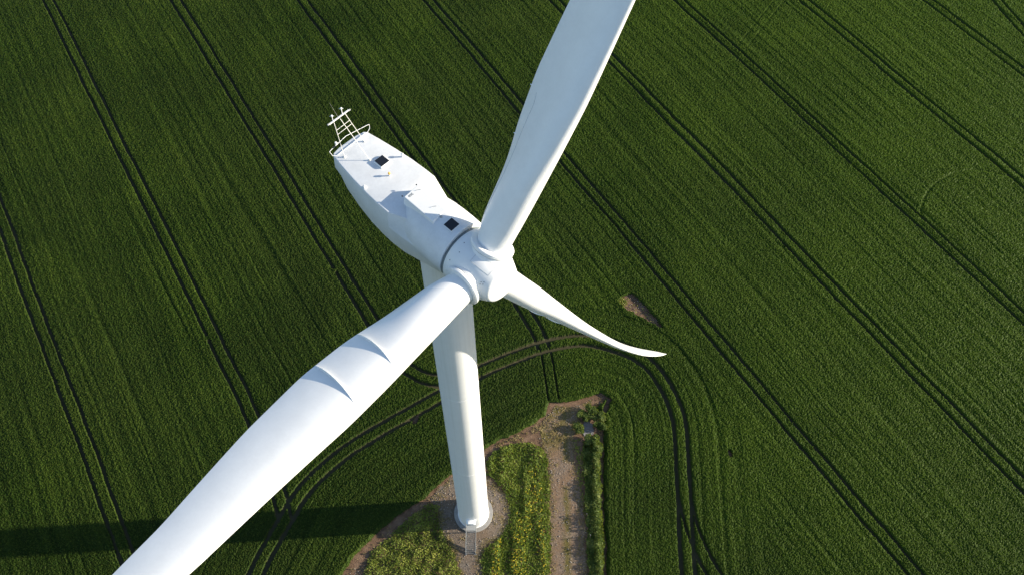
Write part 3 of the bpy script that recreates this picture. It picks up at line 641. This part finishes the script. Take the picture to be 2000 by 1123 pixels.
def blade_frame(k, s):
    th = R(TH + (0, 120, -120)[k]); co = R(CONE)
    e0 = uR * math.cos(th) + zR * math.sin(th); e = e0 * math.cos(co) + hR * math.sin(co)
    ns = uR * math.cos(th - math.pi / 2) + zR * math.sin(th - math.pi / 2)
    hh_ = e.cross(ns); hh_ = -hh_ if hh_.dot(hR) < 0 else hh_
    l_, t_, tw = np.interp(s, SD, SL), np.interp(s, SD, ST), R(np.interp(s, SD, STW) + PITCH)
    LE = hh_ * math.cos(tw) - ns * math.sin(tw); N = ns * math.cos(tw) + hh_ * math.sin(tw)
    c = l_ + t_; rt = np.interp(s, [0, .06, .12, .2, .3, .5, 1], [1, 1, .72, .45, .34, .24, .16])
    tk = float(np.interp(s, SD, STK))
    P = HUB + e * (s * RL) - ns * (PRE * s ** PP + FL[k] * s * s)
    return P, LE, N, float(l_), float(c), float(tk)
def blade_pt(k, s, x, side):
    """x chord fraction from the leading edge, side +1 suction, -1 pressure"""
    P, LE, N, l_, c, tk = blade_frame(k, s)
    w_ = min(max((s - .06) / .14, 0), 1); w_ = w_ * w_ * (3 - 2 * w_)
    ell = math.sqrt(max(0, 1 - (2 * x - 1) ** 2)) * .5
    foil = (1.4845 * math.sqrt(max(x, 0)) - .63 * x - 1.758 * x * x + 1.4215 * x ** 3 - .5180 * x ** 4) + .004
    y = (ell * (1 - w_) + foil * w_) * tk
    cam_ = w_ * .008 * c * 4 * x * (1 - x)
    return P + LE * (l_ - c * x) + N * (side * y + cam_), N, LE
NB = 30
def blade(k):
    mb = MB(); rings = []
    S_ = list(np.linspace(.040, .30, 40)) + list(np.linspace(.31, .93, 44)) + list(np.linspace(.94, 1.0, 12))
    for s in S_:
        xs = [.5 - .5 * math.cos(math.pi * i / NB) for i in range(NB + 1)]
        ring = [blade_pt(k, s, x, 1)[0] for x in xs] + [blade_pt(k, s, x, -1)[0] for x in xs[-2:0:-1]]
        rings.append(ring)
    mb.loft(rings)
    b = mb.build('blade', M_blade, turb, angle=50)
    # boundary fences on the suction side
    for s, nm in ((.205, 0), (.277, 1)):
        m2 = MB(); rr_ = []
        for i in range(23):
            x = 1.0 - .86 * i / 22; q_, N, LE = blade_pt(k, s - .0035 * math.sin(i / 22 * 3.1), x, 1); hgt_ = .015 + .31 * (1 - i / 22) ** .9 * min(1, .12 + i / 5)
            P, *_r2 = blade_frame(k, s + .01); P0, *_r3 = blade_frame(k, s); e_ = (P - P0).normalized()
            rr_.append([q_ - e_ * .022 - N * .12, q_ - e_ * .010 + N * hgt_, q_ + e_ * .010 + N * hgt_, q_ + e_ * .022 - N * .12])
        m2.loft(rr_); m2.build('boundary_fence', M_blade, b, angle=30)
    # seam of the root fairing on the pressure side
    m3 = MB(); pts_ = []
    for i in range(26):
        t_ = i / 25; s = .085 + .19 * t_; x = .84 - .10 * t_ + (.06 * ((t_ - .9) / .1) ** 2 if t_ > .9 else 0)
        q_, N, LE = blade_pt(k, s, x, -1); pts_.append(q_ - N * .004)
    m3.tube(pts_, .012, 5); m3.build('fairing_seam', M_seam, b)
    # collar on the hub
    P, LE, N, l_, c, tk = blade_frame(k, .04); e_ = (blade_frame(k, .05)[0] - blade_frame(k, .03)[0]).normalized()
    m4 = MB(); m4.lathe([(.2, 1.60), (1.30, 1.48), (1.60, 1.42), (1.68, 1.40), (1.69, 1.34), (1.74, 1.36), (1.76, 1.44), (1.81, 1.48), (1.97, 1.48), (2.02, 1.44), (2.04, 1.16), (2.0, 1.0)], HUB, e_, 96)
    m4.build('root_collar', M_white, hub, angle=32)
    return b
for k in range(3): blade(k)

# ------------------------------------------------------------------ steel stair to the tower door
st = empty('steel_staircase', (TX, 25.2, 0), 'galvanised steel staircase leading from the gravel to the tower door', 'staircase')
W2 = .66; Ybot, Ytop, Zt_ = 0.0, 2.75, 1.95; cx = -.14
for sx in (-1, 1):
    mb = MB(); a_ = Vector((cx + sx * W2, Ybot, 0)); b_ = Vector((cx + sx * W2, Ytop, Zt_)); d_ = (b_ - a_).normalized(); n_ = Vector((1, 0, 0)).cross(d_)
    mb.box((a_ + b_) / 2, (.05, (b_ - a_).length, .2), (Vector((1, 0, 0)), d_, n_)); mb.build('stringer', M_steel, st)
    mb = MB(); up = Vector((0, 0, 1.0)); sxv = Vector((sx * .03, 0, 0))
    mb.tube([a_ + sxv, a_ + up + sxv, b_ + up + sxv, b_ + up + sxv + Vector((0, .7, 0))], .035, 8)
    mb.tube([a_ + sxv + up * .5, b_ + sxv + up * .5], .02, 6)
    for t_ in (.33, .66, 1.0): p_ = a_.lerp(b_, t_); mb.tube([p_ + sxv, p_ + up + sxv], .025, 6)
    mb.build('handrail', M_steel, st, angle=40)
    mb = MB(); mb.box((cx + sx * W2, Ybot - .02, .03), (.3, .2, .06)); mb.build('foot_plate', M_steel, st)
nT = 12
for i in range(nT):
    t_ = (i + .6) / nT; mb = MB(); z_ = Zt_ * t_; y_ = Ybot + Ytop * t_
    for j in range(4): mb.box((cx, y_ - .09 + .06 * j, z_), (2 * W2 - .06, .022, .035))
    mb.box((cx, y_ - .12, z_), (2 * W2 - .06, .012, .05)); mb.build('tread', M_steel, st)
mb = MB(); mb.box((cx, Ytop + .42, Zt_ - .02), (2 * W2, .75, .05)); mb.build('landing', M_grey, st)
for sx in (-1, 1):
    mb = MB(); mb.tube([(cx + sx * W2, Ytop + .3, Zt_), (cx + sx * W2, Ytop + .3, -.0)], .04, 8); mb.build('landing_leg', M_steel, st, angle=40)
